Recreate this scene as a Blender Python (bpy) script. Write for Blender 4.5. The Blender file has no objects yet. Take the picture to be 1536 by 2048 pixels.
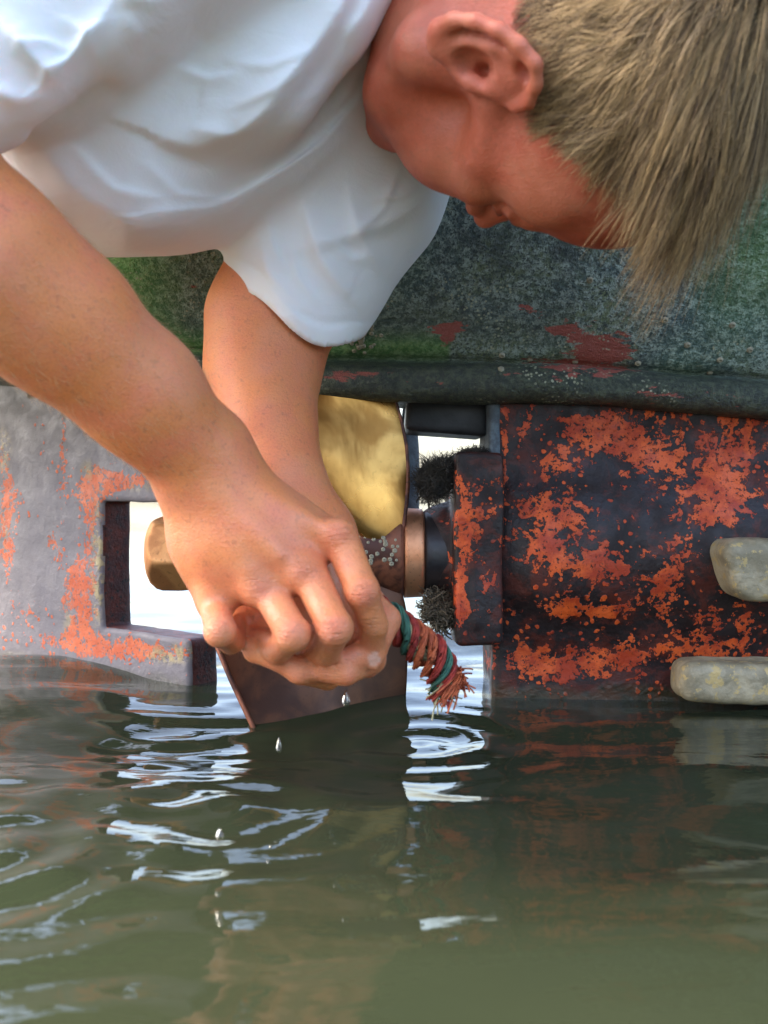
import bpy, math, random
import numpy as np
from mathutils import Vector, Matrix
random.seed(7); RNG = np.random.default_rng(7)
R = math.radians
scene = bpy.context.scene
COL = scene.collection

# ------------------------------------------------------------------ camera, sky, sun, exposure
CAM_H, PITCH, FPX = 0.205, math.atan(54/2000), 2000.0
cam_d = bpy.data.cameras.new("camera"); cam = bpy.data.objects.new("camera", cam_d); COL.objects.link(cam)
cam.location = (0, 0, CAM_H); cam.rotation_euler = (math.pi/2 - PITCH, 0, 0)
cam_d.sensor_fit = 'VERTICAL'; cam_d.sensor_height = 36; cam_d.lens = 36*FPX/2048
cam_d.clip_start = 0.02; cam_d.clip_end = 5000
cam_d.dof.use_dof = True; cam_d.dof.focus_distance = 0.90; cam_d.dof.aperture_fstop = 8.5
scene.camera = cam
SUN_EL, SUN_AZ = 48, -86           # azimuth clockwise from +Y: from the left
w = bpy.data.worlds.new("World"); scene.world = w; w.use_nodes = True
nt = w.node_tree; sky = nt.nodes.new('ShaderNodeTexSky'); sky.sky_type = 'NISHITA'; sky.sun_disc = False
sky.sun_elevation = R(SUN_EL); sky.sun_rotation = R(SUN_AZ); sky.dust_density = 4.0; sky.ozone_density = 1.0
bg = nt.nodes['Background']; bg.inputs['Strength'].default_value = 0.15
nt.links.new(sky.outputs[0], bg.inputs[0])
sun_d = bpy.data.lights.new("sun", 'SUN'); sun = bpy.data.objects.new("sun", sun_d); COL.objects.link(sun)
sun_d.energy = 2.4; sun_d.angle = R(14); sun_d.color = (1, 0.86, 0.7)
sd = Vector((math.sin(R(SUN_AZ))*math.cos(R(SUN_EL)), math.cos(R(SUN_AZ))*math.cos(R(SUN_EL)), math.sin(R(SUN_EL))))
sun.rotation_euler = sd.to_track_quat('Z', 'Y').to_euler()
scene.view_settings.view_transform = 'Standard'; scene.view_settings.look = 'None'
scene.view_settings.exposure = 2.65; scene.view_settings.gamma = 1.0

# ------------------------------------------------------------------ helpers
CP, SP = math.cos(PITCH), math.sin(PITCH)
def P(px, py, Y):
    """point at real depth Y (metres in front of the camera position) seen at photo pixel px,py"""
    a = (px-768)/FPX; b = (1024-py)/FPX
    dy = CP + b*SP; dz = -SP + b*CP
    return np.array([a/dy*Y, Y, CAM_H + dz/dy*Y])
def L(rpx, Y): return rpx*Y/FPX
def mesh_obj(name, verts, faces, mat=None, parent=None, smooth=True):
    me = bpy.data.meshes.new(name)
    verts = np.asarray(verts, dtype=np.float32)
    if isinstance(faces, np.ndarray):
        n = faces.shape[1]
        me.vertices.add(len(verts)); me.vertices.foreach_set('co', verts.ravel())
        me.loops.add(faces.size); me.loops.foreach_set('vertex_index', faces.ravel().astype(np.int32))
        me.polygons.add(len(faces)); me.polygons.foreach_set('loop_start', np.arange(0, faces.size, n, dtype=np.int32))
        me.update(calc_edges=True); me.validate()
    else:
        me.from_pydata([tuple(map(float, v)) for v in verts], [], faces); me.update()
    if smooth: me.polygons.foreach_set('use_smooth', np.ones(len(me.polygons), dtype=bool))
    o = bpy.data.objects.new(name, me); COL.objects.link(o)
    if mat: me.materials.append(mat)
    if parent: o.parent = parent
    return o
def empty(name, loc=(0, 0, 0)):
    o = bpy.data.objects.new(name, None); COL.objects.link(o); o.location = loc; o.empty_display_size = .05
    return o
def tag(o, label=None, cat=None, group=None, kind=None):
    if label: o['label'] = label
    if cat: o['category'] = cat
    if group: o['group'] = group
    if kind: o['kind'] = kind
    return o
def adopt(o, root):
    """parent keeping world place (roots are only translated)"""
    o.parent = root; o.matrix_parent_inverse = Matrix.Translation(-Vector(root.location)); return o
def attr(o, name, arr):
    a = o.data.attributes.new(name, 'FLOAT', 'POINT'); a.data.foreach_set('value', np.asarray(arr, dtype=np.float32))
def cattr(o, name, arr):
    a = o.data.attributes.new(name, 'FLOAT_COLOR', 'POINT'); a.data.foreach_set('color', np.asarray(arr, dtype=np.float32).ravel())
def grid_faces(n, m, closed=False):
    i = np.arange(n-1)[:, None]; j = np.arange(m if closed else m-1)[None, :]
    j2 = (j+1) % m
    a = i*m+j; b = i*m+j2; c = (i+1)*m+j2; d = (i+1)*m+j
    return np.stack([a, b, c, d], -1).reshape(-1, 4)
def wob(p, f, seed=0, oct=3):
    """cheap smooth noise on points (...,3) in about -1..1"""
    r = np.random.default_rng(seed); out = 0; amp = 1; tot = 0
    for k in range(oct):
        s = 0
        for q in range(4):
            d = r.normal(size=3); d /= np.linalg.norm(d)
            s = s + np.sin((p @ d)*f*(0.7+.6*r.random()) + r.random()*6.28)
        out = out + amp*s/2; tot += amp; amp *= .5; f *= 2.1
    return out/tot/1.2

# ---- signed-distance modelling: smooth unions on a grid, meshed with surface nets
class Field:
    def __init__(s, lo, hi, h):
        s.lo = np.array(lo, float); s.h = h
        s.n = np.ceil((np.array(hi)-s.lo)/h).astype(int)+1
        s.F = np.full(s.n, 0.04, dtype=np.float32)
    def sub(s, a, b):
        i0 = np.clip(np.floor((a-s.lo)/s.h).astype(int), 0, s.n); i1 = np.clip(np.ceil((b-s.lo)/s.h).astype(int)+1, 0, s.n)
        if np.any(i1 <= i0): return None
        sl = tuple(slice(x, y) for x, y in zip(i0, i1))
        ax = [(s.lo[k]+s.h*np.arange(i0[k], i1[k])).astype(np.float32) for k in range(3)]
        return sl, np.stack(np.meshgrid(*ax, indexing='ij'), -1)
    def blend(s, sl, d, k, op='add'):
        a = s.F[sl]; d = d.astype(np.float32)
        if op == 'add':
            if k <= 0: r = np.minimum(a, d)
            else:
                h = np.clip(.5+.5*(a-d)/k, 0, 1); r = a*(1-h)+d*h-k*h*(1-h)
        else:
            h = np.clip(.5-.5*(a+d)/k, 0, 1) if k > 0 else None
            r = a*(1-h)+(-d)*h+k*h*(1-h) if k > 0 else np.maximum(a, -d)
        s.F[sl] = r
    def cone(s, a, b, ra, rb, k=.006, op='add'):
        a = np.asarray(a, float); b = np.asarray(b, float); m = max(ra, rb)+k+.02
        g = s.sub(np.minimum(a, b)-m, np.maximum(a, b)+m)
        if g is None: return
        sl, p = g; ba = (b-a).astype(np.float32); q = p-a.astype(np.float32)
        t = np.clip((q@ba)/max(float(ba@ba), 1e-9), 0, 1)
        d = np.linalg.norm(q-t[..., None]*ba, axis=-1)-(ra+(rb-ra)*t)
        s.blend(sl, d, k, op)
    def chain(s, pts, rs, k=.006, op='add'):
        for i in range(len(pts)-1): s.cone(pts[i], pts[i+1], rs[i], rs[i+1], k, op)
    def ell(s, c, r, M=None, k=.006, op='add'):
        """ellipsoid; M columns = local axes"""
        c = np.asarray(c, float); r = np.asarray(r, float); m = r.max()+k+.02
        g = s.sub(c-m, c+m)
        if g is None: return
        sl, p = g; q = p-c.astype(np.float32)
        if M is not None: q = q@np.asarray(M, dtype=np.float32)
        k0 = np.linalg.norm(q/r, axis=-1); k1 = np.linalg.norm(q/(r*r), axis=-1)
        s.blend(sl, k0*(k0-1)/np.maximum(k1, 1e-6), k, op)
    def net(s):
        F = s.F; ins = F < 0
        cnt = np.zeros(np.array(F.shape)-1, dtype=np.int8)
        for dx in (0, 1):
            for dy in (0, 1):
                for dz in (0, 1):
                    cnt += ins[dx:F.shape[0]-1+dx, dy:F.shape[1]-1+dy, dz:F.shape[2]-1+dz]
        act = (cnt > 0) & (cnt < 8); cells = np.argwhere(act); shp = cnt.shape
        lin = np.ravel_multi_index(cells.T, shp)
        V = np.zeros((len(cells), 3)); N = np.zeros(len(cells))
        cor = [(a, b, c) for a in (0, 1) for b in (0, 1) for c in (0, 1)]
        for i, a in enumerate(cor):
            for b in cor[i+1:]:
                if sum(abs(x-y) for x, y in zip(a, b)) != 1: continue
                fa = F[cells[:, 0]+a[0], cells[:, 1]+a[1], cells[:, 2]+a[2]]; fb = F[cells[:, 0]+b[0], cells[:, 1]+b[1], cells[:, 2]+b[2]]
                m = (fa < 0) != (fb < 0); t = np.where(m, fa/np.where(m, fa-fb, 1), 0)
                V += m[:, None]*(np.array(a)+t[:, None]*(np.array(b)-np.array(a))); N += m
        V = (V/N[:, None]+cells)*s.h+s.lo
        Q = []
        for ax in range(3):
            sh = [slice(None)]*3; sh2 = [slice(None)]*3; sh[ax] = slice(0, -1); sh2[ax] = slice(1, None)
            A = ins[tuple(sh)]; B = ins[tuple(sh2)]; e = np.argwhere(A != B)
            o1, o2 = (ax+1) % 3, (ax+2) % 3
            e = e[(e[:, o1] > 0) & (e[:, o2] > 0) & (e[:, o1] < shp[o1]) & (e[:, o2] < shp[o2])]
            fl = A[e[:, 0], e[:, 1], e[:, 2]]
            idx = []
            for d1, d2 in ((-1, -1), (0, -1), (0, 0), (-1, 0)):
                c = e.copy(); c[:, o1] += d1; c[:, o2] += d2
                idx.append(np.searchsorted(lin, np.ravel_multi_index(c.T, shp)))
            q = np.stack(idx, -1); q[~fl] = q[~fl][:, ::-1]; Q.append(q)
        return V, np.concatenate(Q)
def laplace(V, Q, it=2, lam=.5):
    E = np.concatenate([Q[:, [0, 1]], Q[:, [1, 2]], Q[:, [2, 3]], Q[:, [3, 0]]])
    E = np.concatenate([E, E[:, ::-1]]); n = np.bincount(E[:, 0], minlength=len(V)).astype(float); n[n == 0] = 1
    for _ in range(it):
        S = np.stack([np.bincount(E[:, 0], weights=V[E[:, 1], c], minlength=len(V)) for c in range(3)], -1)/n[:, None]
        V = V+lam*(S-V)
    return V
def tubes(paths, radii, sides=5, cap=False):
    """many tubes of equal point count; paths (N,K,3), radii (N,K)"""
    paths = np.asarray(paths, float); N, K, _ = paths.shape
    T = np.gradient(paths, axis=1); T /= np.linalg.norm(T, axis=-1, keepdims=True)+1e-9
    ref = np.where(np.abs(T[..., 2:3]) > .9, np.array([1., 0, 0]), np.array([0, 0, 1.]))
    A = np.cross(T, ref); A /= np.linalg.norm(A, axis=-1, keepdims=True)+1e-9; B = np.cross(T, A)
    th = np.arange(sides)*2*np.pi/sides
    V = paths[:, :, None]+radii[:, :, None, None]*(A[:, :, None]*np.cos(th)[None, None, :, None]+B[:, :, None]*np.sin(th)[None, None, :, None])
    f = grid_faces(K, sides, True)
    F = (f[None]+(np.arange(N)*K*sides)[:, None, None]).reshape(-1, 4)
    return V.reshape(-1, 3), F

# ---- node helpers
def mat(name):
    m = bpy.data.materials.new(name); m.use_nodes = True; return m, m.node_tree, m.node_tree.nodes['Principled BSDF']
class NT:
    def __init__(s, t): s.t = t
    def n(s, ty, **kw):
        x = s.t.nodes.new(ty)
        for k, v in kw.items(): setattr(x, k, v)
        return x
    def put(s, sock, v):
        if hasattr(v, 'is_output'): s.t.links.new(v, sock)
        elif v is not None: sock.default_value = v
    def noise(s, scale, detail=4, rough=.55, vec=None, dist=0):
        x = s.n('ShaderNodeTexNoise'); x.inputs['Scale'].default_value = scale; x.inputs['Detail'].default_value = detail
        x.inputs['Roughness'].default_value = rough; x.inputs['Distortion'].default_value = dist
        s.put(x.inputs['Vector'], vec if vec is not None else s.co()); return x.outputs[0]
    def co(s):
        if not hasattr(s, '_c'): s._c = s.n('ShaderNodeTexCoord').outputs['Object']
        return s._c
    def scaled(s, v3):
        m = s.n('ShaderNodeMapping'); s.t.links.new(s.co(), m.inputs[0]); m.inputs['Scale'].default_value = v3; return m.outputs[0]
    def warp(s, sc, amt):
        n = s.n('ShaderNodeTexNoise'); n.inputs['Scale'].default_value = sc; s.t.links.new(s.co(), n.inputs['Vector'])
        a = s.n('ShaderNodeVectorMath', operation='SCALE'); s.t.links.new(n.outputs['Color'], a.inputs[0]); a.inputs['Scale'].default_value = amt
        b = s.n('ShaderNodeVectorMath', operation='ADD'); s.t.links.new(a.outputs[0], b.inputs[0]); s.t.links.new(s.co(), b.inputs[1]); return b.outputs[0]
    def voro(s, scale, feat='F1', vec=None):
        x = s.n('ShaderNodeTexVoronoi', feature=feat); x.inputs['Scale'].default_value = scale
        s.put(x.inputs['Vector'], vec if vec is not None else s.co()); return x.outputs[0]
    def math(s, op, a, b=None, c=None):
        x = s.n('ShaderNodeMath', operation=op); s.put(x.inputs[0], a); s.put(x.inputs[1], b)
        if c is not None: s.put(x.inputs[2], c)
        return x.outputs[0]
    def step(s, v, lo, hi, a=0., b=1.):
        x = s.n('ShaderNodeMapRange', interpolation_type='SMOOTHSTEP'); s.put(x.inputs[0], v)
        for i, q in enumerate((lo, hi, a, b)): s.put(x.inputs[i+1], q)
        return x.outputs[0]
    def mix(s, f, a, b):
        x = s.n('ShaderNodeMix', data_type='RGBA'); s.put(x.inputs['Factor'], f)
        s.put(x.inputs[6], (*a, 1) if isinstance(a, tuple) else a); s.put(x.inputs[7], (*b, 1) if isinstance(b, tuple) else b); return x.outputs[2]
    def attr(s, name, col=False):
        x = s.n('ShaderNodeAttribute', attribute_name=name); return x.outputs['Color' if col else 'Fac']
    def bump(s, h, strength=.5, dist=.002, prev=None):
        x = s.n('ShaderNodeBump'); x.inputs['Strength'].default_value = strength; x.inputs['Distance'].default_value = dist
        s.put(x.inputs['Height'], h)
        if prev is not None: s.put(x.inputs['Normal'], prev)
        return x.outputs[0]

def m_paint(name, base, base2, paint, paint2, crust=None, stain=None, spread=.5, rough=.55, wet=False, fine=60):
    """anti-fouling paint flaked over an old dark coat; point attribute 'wear' says where the paint is left"""
    m, t, b = mat(name); N = NT(t)
    n1 = N.noise(24, 6, .7, dist=.4); n2 = N.noise(fine, 5, .7); n3 = N.noise(240, 3, .6)
    f = N.math('ADD', N.math('ADD', N.math('MULTIPLY', n1, .34), N.math('MULTIPLY', n2, .42)), N.math('MULTIPLY', n3, .24)); f = N.math('ADD', f, N.math('MULTIPLY', N.math('SUBTRACT', N.noise(48, 2, .5, dist=1.4), .5), .38))
    f = N.math('ADD', f, N.math('MULTIPLY', N.math('SUBTRACT', N.attr('wear'), .5), spread))
    k0 = N.math('MULTIPLY', N.step(f, .535, .55), N.step(N.noise(150, 4, .75), .40, .44)); k = N.math('MAXIMUM', k0, N.math('MULTIPLY', N.step(N.math('ADD', N.voro(115, vec=N.warp(60, .010)), N.math('MULTIPLY', N.noise(200, 2, .5), .22)), .40, .34), N.step(N.math('ADD', N.noise(19, 3, .6), N.math('MULTIPLY', N.attr('wear'), .22)), .60, .64)))
    cb = N.mix(N.noise(45, 5, .7), base, base2)
    if stain: cb = N.mix(N.math('MULTIPLY', N.step(N.noise(33, 6, .75, dist=.5), .48, .62), .8), cb, stain)
    cp = N.mix(N.step(N.noise(30, 5, .7), .38, .62), paint, paint2)
    sp = N.step(N.noise(330, 2, .5), .63, .68); cp = N.mix(sp, cp, tuple(x*.35 for x in paint))
    c = N.mix(k, cb, cp)
    if crust:
        kc = N.math('MULTIPLY', N.step(N.attr('crust'), .15, .8), N.step(N.noise(95, 5, .7), .42, .56))
        kc = N.math('MULTIPLY', kc, 1.0); c = N.mix(kc, c, N.mix(N.noise(200, 3, .6), crust, tuple(x*.55 for x in crust)))
    sx = N.n('ShaderNodeSeparateXYZ'); t.links.new(N.co(), sx.inputs[0])
    wl = N.step(N.math('ADD', sx.outputs[2], N.math('MULTIPLY', N.noise(18, 3, .6), .03)), .032, .020)      # wet, slimy band along the waterline
    c = N.mix(N.math('MULTIPLY', wl, .45), c, (.05, .045, .02))
    t.links.new(c, b.inputs['Base Color'])
    t.links.new(N.math('MULTIPLY', N.step(N.noise(38, 4, .6), .3, .7, rough-.12, rough+.2), N.math('SUBTRACT', 1.0, N.math('MULTIPLY', wl, .6))), b.inputs['Roughness'])
    h = N.math('ADD', N.math('MULTIPLY', k, .6), N.math('MULTIPLY', n3, .5))
    if crust: h = N.math('ADD', h, N.math('MULTIPLY', kc, .9))
    nb = N.bump(h, .6, .0018); nb = N.bump(N.noise(70, 5, .6), .35, .004, nb)
    t.links.new(nb, b.inputs['Normal']); b.inputs['Specular IOR Level'].default_value = .4
    return m

def m_skin():
    m, t, b = mat('skin'); N = NT(t)
    a = N.attr('tone', True)
    c = N.mix(N.step(N.noise(38, 4, .6), .35, .7), a, N.mix(.5, a, (.66, .17, .10)))
    c = N.mix(N.math('MULTIPLY', N.step(N.noise(700, 2, .5), .45, .7), .22), c, (.28, .08, .05))
    c = N.mix(N.math('MULTIPLY', N.step(N.noise(210, 3, .6), .58, .68), .35), c, (.30, .10, .05))
    c = N.mix(N.math('MULTIPLY', N.step(N.noise(14, 3, .6), .45, .62), .25), c, (.66, .30, .17))
    t.links.new(c, b.inputs['Base Color']); t.links.new(N.math('SUBTRACT', .52, N.math('MULTIPLY', N.attr('wet'), .24)), b.inputs['Roughness'])
    b.inputs['Subsurface Weight'].default_value = .25; b.inputs['Subsurface Radius'].default_value = (1., .3, .15); b.inputs['Subsurface Scale'].default_value = .006
    h = N.math('ADD', N.noise(520, 3, .6), N.math('MULTIPLY', N.voro(900), .5))
    nb = N.bump(h, .4, .0008); nb = N.bump(N.noise(75, 4, .6), .22, .0022, nb)
    cr = N.noise(260, 3, .6, vec=N.scaled((.55, 1, 2.6)), dist=.7); nb = N.bump(N.math('MULTIPLY', cr, N.math('ADD', .12, N.attr('knuckle'))), .9, .0022, nb)
    t.links.new(nb, b.inputs['Normal'])
    return m
def m_cloth():
    m, t, b = mat('white_cotton'); N = NT(t)
    t.links.new(N.mix(N.noise(30, 4, .6), (.86, .85, .86), (.80, .79, .80)), b.inputs['Base Color'])
    b.inputs['Roughness'].default_value = 1; b.inputs['Specular IOR Level'].default_value = .12; b.inputs['Sheen Weight'].default_value = .1
    b.inputs['Subsurface Weight'].default_value = .12; b.inputs['Subsurface Scale'].default_value = .006
    nb = N.bump(N.noise(12, 2, .5, dist=.6), .3, .010); nb = N.bump(N.noise(38, 3, .55, vec=N.scaled((.7, 1, 1.5)), dist=1.0), .22, .004, nb); nb = N.bump(N.noise(900, 2, .5), .35, .0004, nb)
    t.links.new(nb, b.inputs['Normal']); return m
def m_simple(name, c1, c2, scale=60, rough=.5, metal=0, bump=.4, bd=.001, r2=None, spots=None):
    m, t, b = mat(name); N = NT(t)
    n = N.noise(scale, 6, .65)
    c = N.mix(N.step(n, .35, .65), c1, c2)
    if spots: c = N.mix(N.step(N.noise(scale*3.5, 4, .7), .56, .62), c, spots)
    t.links.new(c, b.inputs['Base Color'])
    t.links.new(N.step(N.noise(scale*.7, 4, .6), .3, .7, rough, r2 or rough+.15), b.inputs['Roughness'])
    b.inputs['Metallic'].default_value = metal
    t.links.new(N.bump(N.noise(scale*4, 5, .65), bump, bd), b.inputs['Normal']); return m
def m_hull():
    m, t, b = mat('algae_hull'); N = NT(t)
    n1 = N.noise(9, 6, .7, dist=.5); n2 = N.noise(150, 5, .75); n3 = N.noise(420, 3, .7)
    c = N.mix(N.step(n1, .4, .6), (.075, .12, .125), (.17, .215, .11))
    c = N.mix(N.step(n2, .42, .62), c, (.38, .46, .41)); c = N.mix(N.step(n3, .5, .62), c, (.035, .058, .055))
    c = N.mix(N.math('MULTIPLY', N.step(N.noise(26, 5, .7), .52, .66), .7), c, (.03, .045, .05)); c = N.mix(N.attr('green'), c, N.mix(N.step(n2, .4, .6), (.06, .24, .02), (.24, .45, .11)))
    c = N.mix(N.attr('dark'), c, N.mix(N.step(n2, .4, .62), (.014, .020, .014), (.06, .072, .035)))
    kr = N.step(N.math('ADD', N.noise(42, 5, .7, vec=N.scaled((.6, 1, 1.6))), N.math('MULTIPLY', N.attr('red'), .33)), .68, .73)
    c = N.mix(kr, c, N.mix(N.noise(120, 4, .6), (.42, .10, .07), (.25, .05, .03)))
    sp = N.math('MULTIPLY', N.step(N.voro(230), .34, .22), N.step(N.noise(14, 3, .6), .5, .62)); c = N.mix(N.math('MULTIPLY', sp, .8), c, (.42, .42, .28))
    t.links.new(c, b.inputs['Base Color']); b.inputs['Roughness'].default_value = .48; b.inputs['Specular IOR Level'].default_value = .6
    nb = N.bump(N.math('ADD', n2, N.math('MULTIPLY', n3, .8)), .9, .004); t.links.new(nb, b.inputs['Normal']); return m
def m_water():
    m, t, b = mat('murky_water'); N = NT(t)
    t.links.new(N.mix(N.noise(5, 3, .6), (.023, .028, .015), (.018, .024, .013)), b.inputs['Base Color'])
    b.inputs['Roughness'].default_value = .015; b.inputs['IOR'].default_value = 1.333
    nb = N.bump(N.noise(16, 3, .5, vec=N.scaled((1, 2.2, 1)), dist=.6), .12, .005)
    nb = N.bump(N.noise(60, 2, .5, vec=N.scaled((1, 2.6, 1)), dist=.5), .07, .002, nb)
    t.links.new(nb, b.inputs['Normal']); return m
def m_bronze(name, c1, c2, rough=.32, metal=.85, s=22, spot=.5):
    m, t, b = mat(name); N = NT(t)
    n = N.noise(s, 4, .55, dist=.8); c = N.mix(N.step(n, .4, .6), c1, c2)
    c = N.mix(N.math('MULTIPLY', N.step(N.noise(260, 3, .6), .6, .68), spot), c, tuple(x*.35 for x in c1))
    t.links.new(c, b.inputs['Base Color']); b.inputs['Metallic'].default_value = metal
    t.links.new(N.step(N.noise(14, 4, .6), .35, .65, rough, rough+.2), b.inputs['Roughness'])
    t.links.new(N.bump(N.noise(180, 4, .6, vec=N.scaled((1, 1, .25))), .3, .0006), b.inputs['Normal']); return m

MSKIN, MCLOTH, MHULL, MWATER = m_skin(), m_cloth(), m_hull(), m_water()
MSKEG = m_paint('flaked_red_paint', (.005, .003, .003), (.022, .010, .008), (.60, .090, .014), (.33, .032, .007), stain=(.075, .012, .005), spread=.34, rough=.55, fine=95)
MRUD = m_paint('rudder_paint', (.13, .115, .125), (.20, .18, .19), (.56, .13, .05), (.46, .09, .035), crust=(.42, .33, .17), spread=.55, rough=.6)
MREDD = m_simple('dark_red_rust', (.13, .022, .010), (.05, .010, .008), 50, .55, bump=.7, bd=.002, spots=(.01, .008, .008))
MBLADE = m_bronze('polished_bronze', (.66, .35, .10), (.34, .15, .035), .24, .92, 11, .2)
MHUB = m_bronze('worn_bronze', (.24, .085, .045), (.07, .028, .02), .38, .6, 45)
MNUT = m_bronze('brown_bronze_nut', (.62, .30, .11), (.44, .19, .07), .42, .6, 30)
MCOP = m_bronze('bright_copper', (.80, .38, .20), (.60, .25, .12), .32)
MBLACK = m_simple('black_rubber', (.012, .010, .011), (.03, .022, .02), 40, .35)
MDARK = m_simple('dark_steel', (.008, .009, .010), (.02, .02, .022), 50, .5)
MGREYS = m_simple('grey_blue_steel', (.10, .13, .15), (.05, .06, .07), 120, .6, bump=.8)
MANODE = m_simple('zinc_anode', (.40, .33, .21), (.20, .165, .10), 30, .45, .1, .7, .0025, spots=(.42, .30, .12))
MWEED = m_simple('dark_weed', (.02, .016, .012), (.05, .04, .028), 90, .7)
MBARN = m_simple('barnacle_shell', (.38, .34, .24), (.22, .20, .14), 300, .7)

def project(V):
    V = np.asarray(V); Y = V[:, 1]; z = V[:, 2]-CAM_H
    d = Y*CP-z*SP; u = Y*SP+z*CP
    return 768+FPX*V[:, 0]/d, 1024-FPX*u/d
def blobs(px, py, lst, base=0.):
    o = np.full(len(px), base)
    for x, y, rx, ry, a in lst: o = o+a*np.exp(-((px-x)/rx)**2-((py-y)/ry)**2)
    return np.clip(o, 0, 1)
def box_sdf(F, c, half, r=.004, M=None, k=.0, op='add'):
    c = np.asarray(c, float); half = np.asarray(half, float); m = np.linalg.norm(half)+.03 if M is not None else half+.03
    g = F.sub(c-m, c+m)
    if g is None: return
    sl, p = g; q = p-c.astype(np.float32)
    if M is not None: q = q@np.asarray(M, dtype=np.float32)
    q = np.abs(q)-(half-r).astype(np.float32)
    F.blend(sl, np.linalg.norm(np.maximum(q, 0), axis=-1)+np.minimum(q.max(-1), 0)-r, k, op)
def from_field(name, F, m, parent, noise=0, nf=60, it=1, fn=None):
    V, Q = F.net()
    V = laplace(V, Q, it)
    if noise: V = V+np.stack([wob(V, nf, 5+i) for i in range(3)], -1)*noise
    if fn: V = fn(V)
    return mesh_obj(name, V, Q, m, parent)

# ------------------------------------------------------------------ water
def axis(lo, hi, f0, f1, h, grow=1.18):
    a = list(np.arange(f0, f1, h)); s = h; x = f0
    while x > lo: s *= grow; x -= s; a.insert(0, x)
    s = h; x = a[-1]
    while x < hi: s *= grow; x += s; a.append(x)
    return np.array(a)
wx = axis(-900, 900, -.75, .75, .005); wy = axis(-60, 2500, .22, 1.35, .005)
X, Yg = np.meshgrid(wx, wy, indexing='ij')
def wave(x, y):
    g = 0
    r = np.random.default_rng(21)
    for lam, am, ang in ((.55, .0042, 75), (.33, .0034, 112), (.21, .0021, 95), (.14, .0011, 70), (.10, .0006, 120), (.066, .0003, 88)):
        a = R(ang+r.normal()*6); ph = r.random()*6.28
        s = np.sin((x*math.cos(a)+y*math.sin(a))*2*np.pi/lam+ph+.8*np.sin(x*5+ph*3)+.5*np.sin(y*3.1+ph))
        g = g+am*(s+.25*np.cos(2*np.arcsin(np.clip(s, -1, 1))))
    for cx, cy, A, lam in ((-.10, .62, .0016, .055), (-.22, .55, .0014, .045), (.03, .80, .0012, .04)):      # rings from falling drops
        d = np.hypot(x-cx, y-cy); g = g+A*np.sin(d*2*np.pi/lam)*np.exp(-(d/.12)**2)
    gg = np.exp(-((x+.17)/.10)**2-((y-.78)/.16)**2)                      # chop stirred up between rudder and blade
    g = g+gg*(.0012*np.sin(y*150+x*30+3*np.sin(x*24))+.0009*np.sin(y*95-x*40+2*np.sin(x*31+y*12))+.0006*np.sin(y*230+x*25))
    far = np.hypot(x, y-.6)
    g = g*np.where(far < 1.2, 1, np.maximum(.0, 1.2/np.maximum(far, 1.2)))
    g = g+.010*np.sin(x*2.1+y*1.3)*np.clip((far-1.5)/3, 0, 1)*np.clip(12/np.maximum(far, .1), 0, 1)
    g = g+.012*np.exp(-((x+.42)/.16)**2-((y-1.1)/.25)**2)
    return g
Z = wave(X, Yg)
wat = mesh_obj('water', np.stack([X, Yg, Z], -1).reshape(-1, 3), grid_faces(len(wx), len(wy))[:, ::1], MWATER)
tag(wat, kind='structure')

# ------------------------------------------------------------------ boat stern
boat = empty('boat', (0.0, 1.0, 0.0))
tag(boat, 'old boat stern with algae hull, flaking red paint, bronze propeller and rudder', 'boat')
def zc(x): return P(768, 706, .935)[2]-.052*x+.004*np.sin(x*9)
hx = axis(-1.05, 2.4, -.45, .55, .0045)
prof = [(.50, .95), (.60, .62), (.70, .38), (.775, .245), (.83, .155), (.875, .085), (.91, .035), (.932, .006), (.938, 0), (.950, -.003), (.938, -.007),
        (.926, -.010), (.918, -.018), (.917, -.028), (.923, -.037), (.936, -.042), (1.0, -.043), (1.06, -.042), (1.08, -.03), (1.1, .03), (1.2, .2), (1.36, .6), (1.5, .95)]
pr = []
for a, b in zip(prof[:-1], prof[1:]):
    n = max(1, int(math.hypot(b[0]-a[0], b[1]-a[1])/.0045)) if a[1] < .5 and a[0] < 1.0 else 6
    for q in range(n): pr.append((a[0]+(b[0]-a[0])*q/n, a[1]+(b[1]-a[1])*q/n))
pr.append(prof[-1]); pr = np.array(pr)
for _ in range(2):
    pp = pr.copy(); pp[1:-1] = (pr[:-2]+2*pr[1:-1]+pr[2:])/4; ins_ = np.abs(pr[:, 1]) < .006; pp[ins_] = pr[ins_]; pr = pp
HV = np.zeros((len(hx), len(pr), 3)); HV[..., 0] = hx[:, None]
run = np.clip((-hx-.70)/.5, 0, 1)**2                      # stern tucks up and in past the rudder
HV[..., 1] = pr[None, :, 0]; HV[..., 2] = zc(hx)[:, None]+pr[None, :, 1]+.10*run[:, None]
HV = HV.reshape(-1, 3)
HV[:, 1] += .0028*wob(HV, 38, 3)+.006*wob(HV, 8, 4, 2); HV[:, 2] += .002*wob(HV, 45, 8)
lipm = (HV[:, 2] < zc(HV[:, 0])-.006)*(HV[:, 1] < .96); HV[:, 1] += lipm*(.0035*wob(HV, 24, 17)+.0015*wob(HV, 160, 18)); HV[:, 2] += lipm*.0022*wob(HV, 30, 19)
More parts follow.
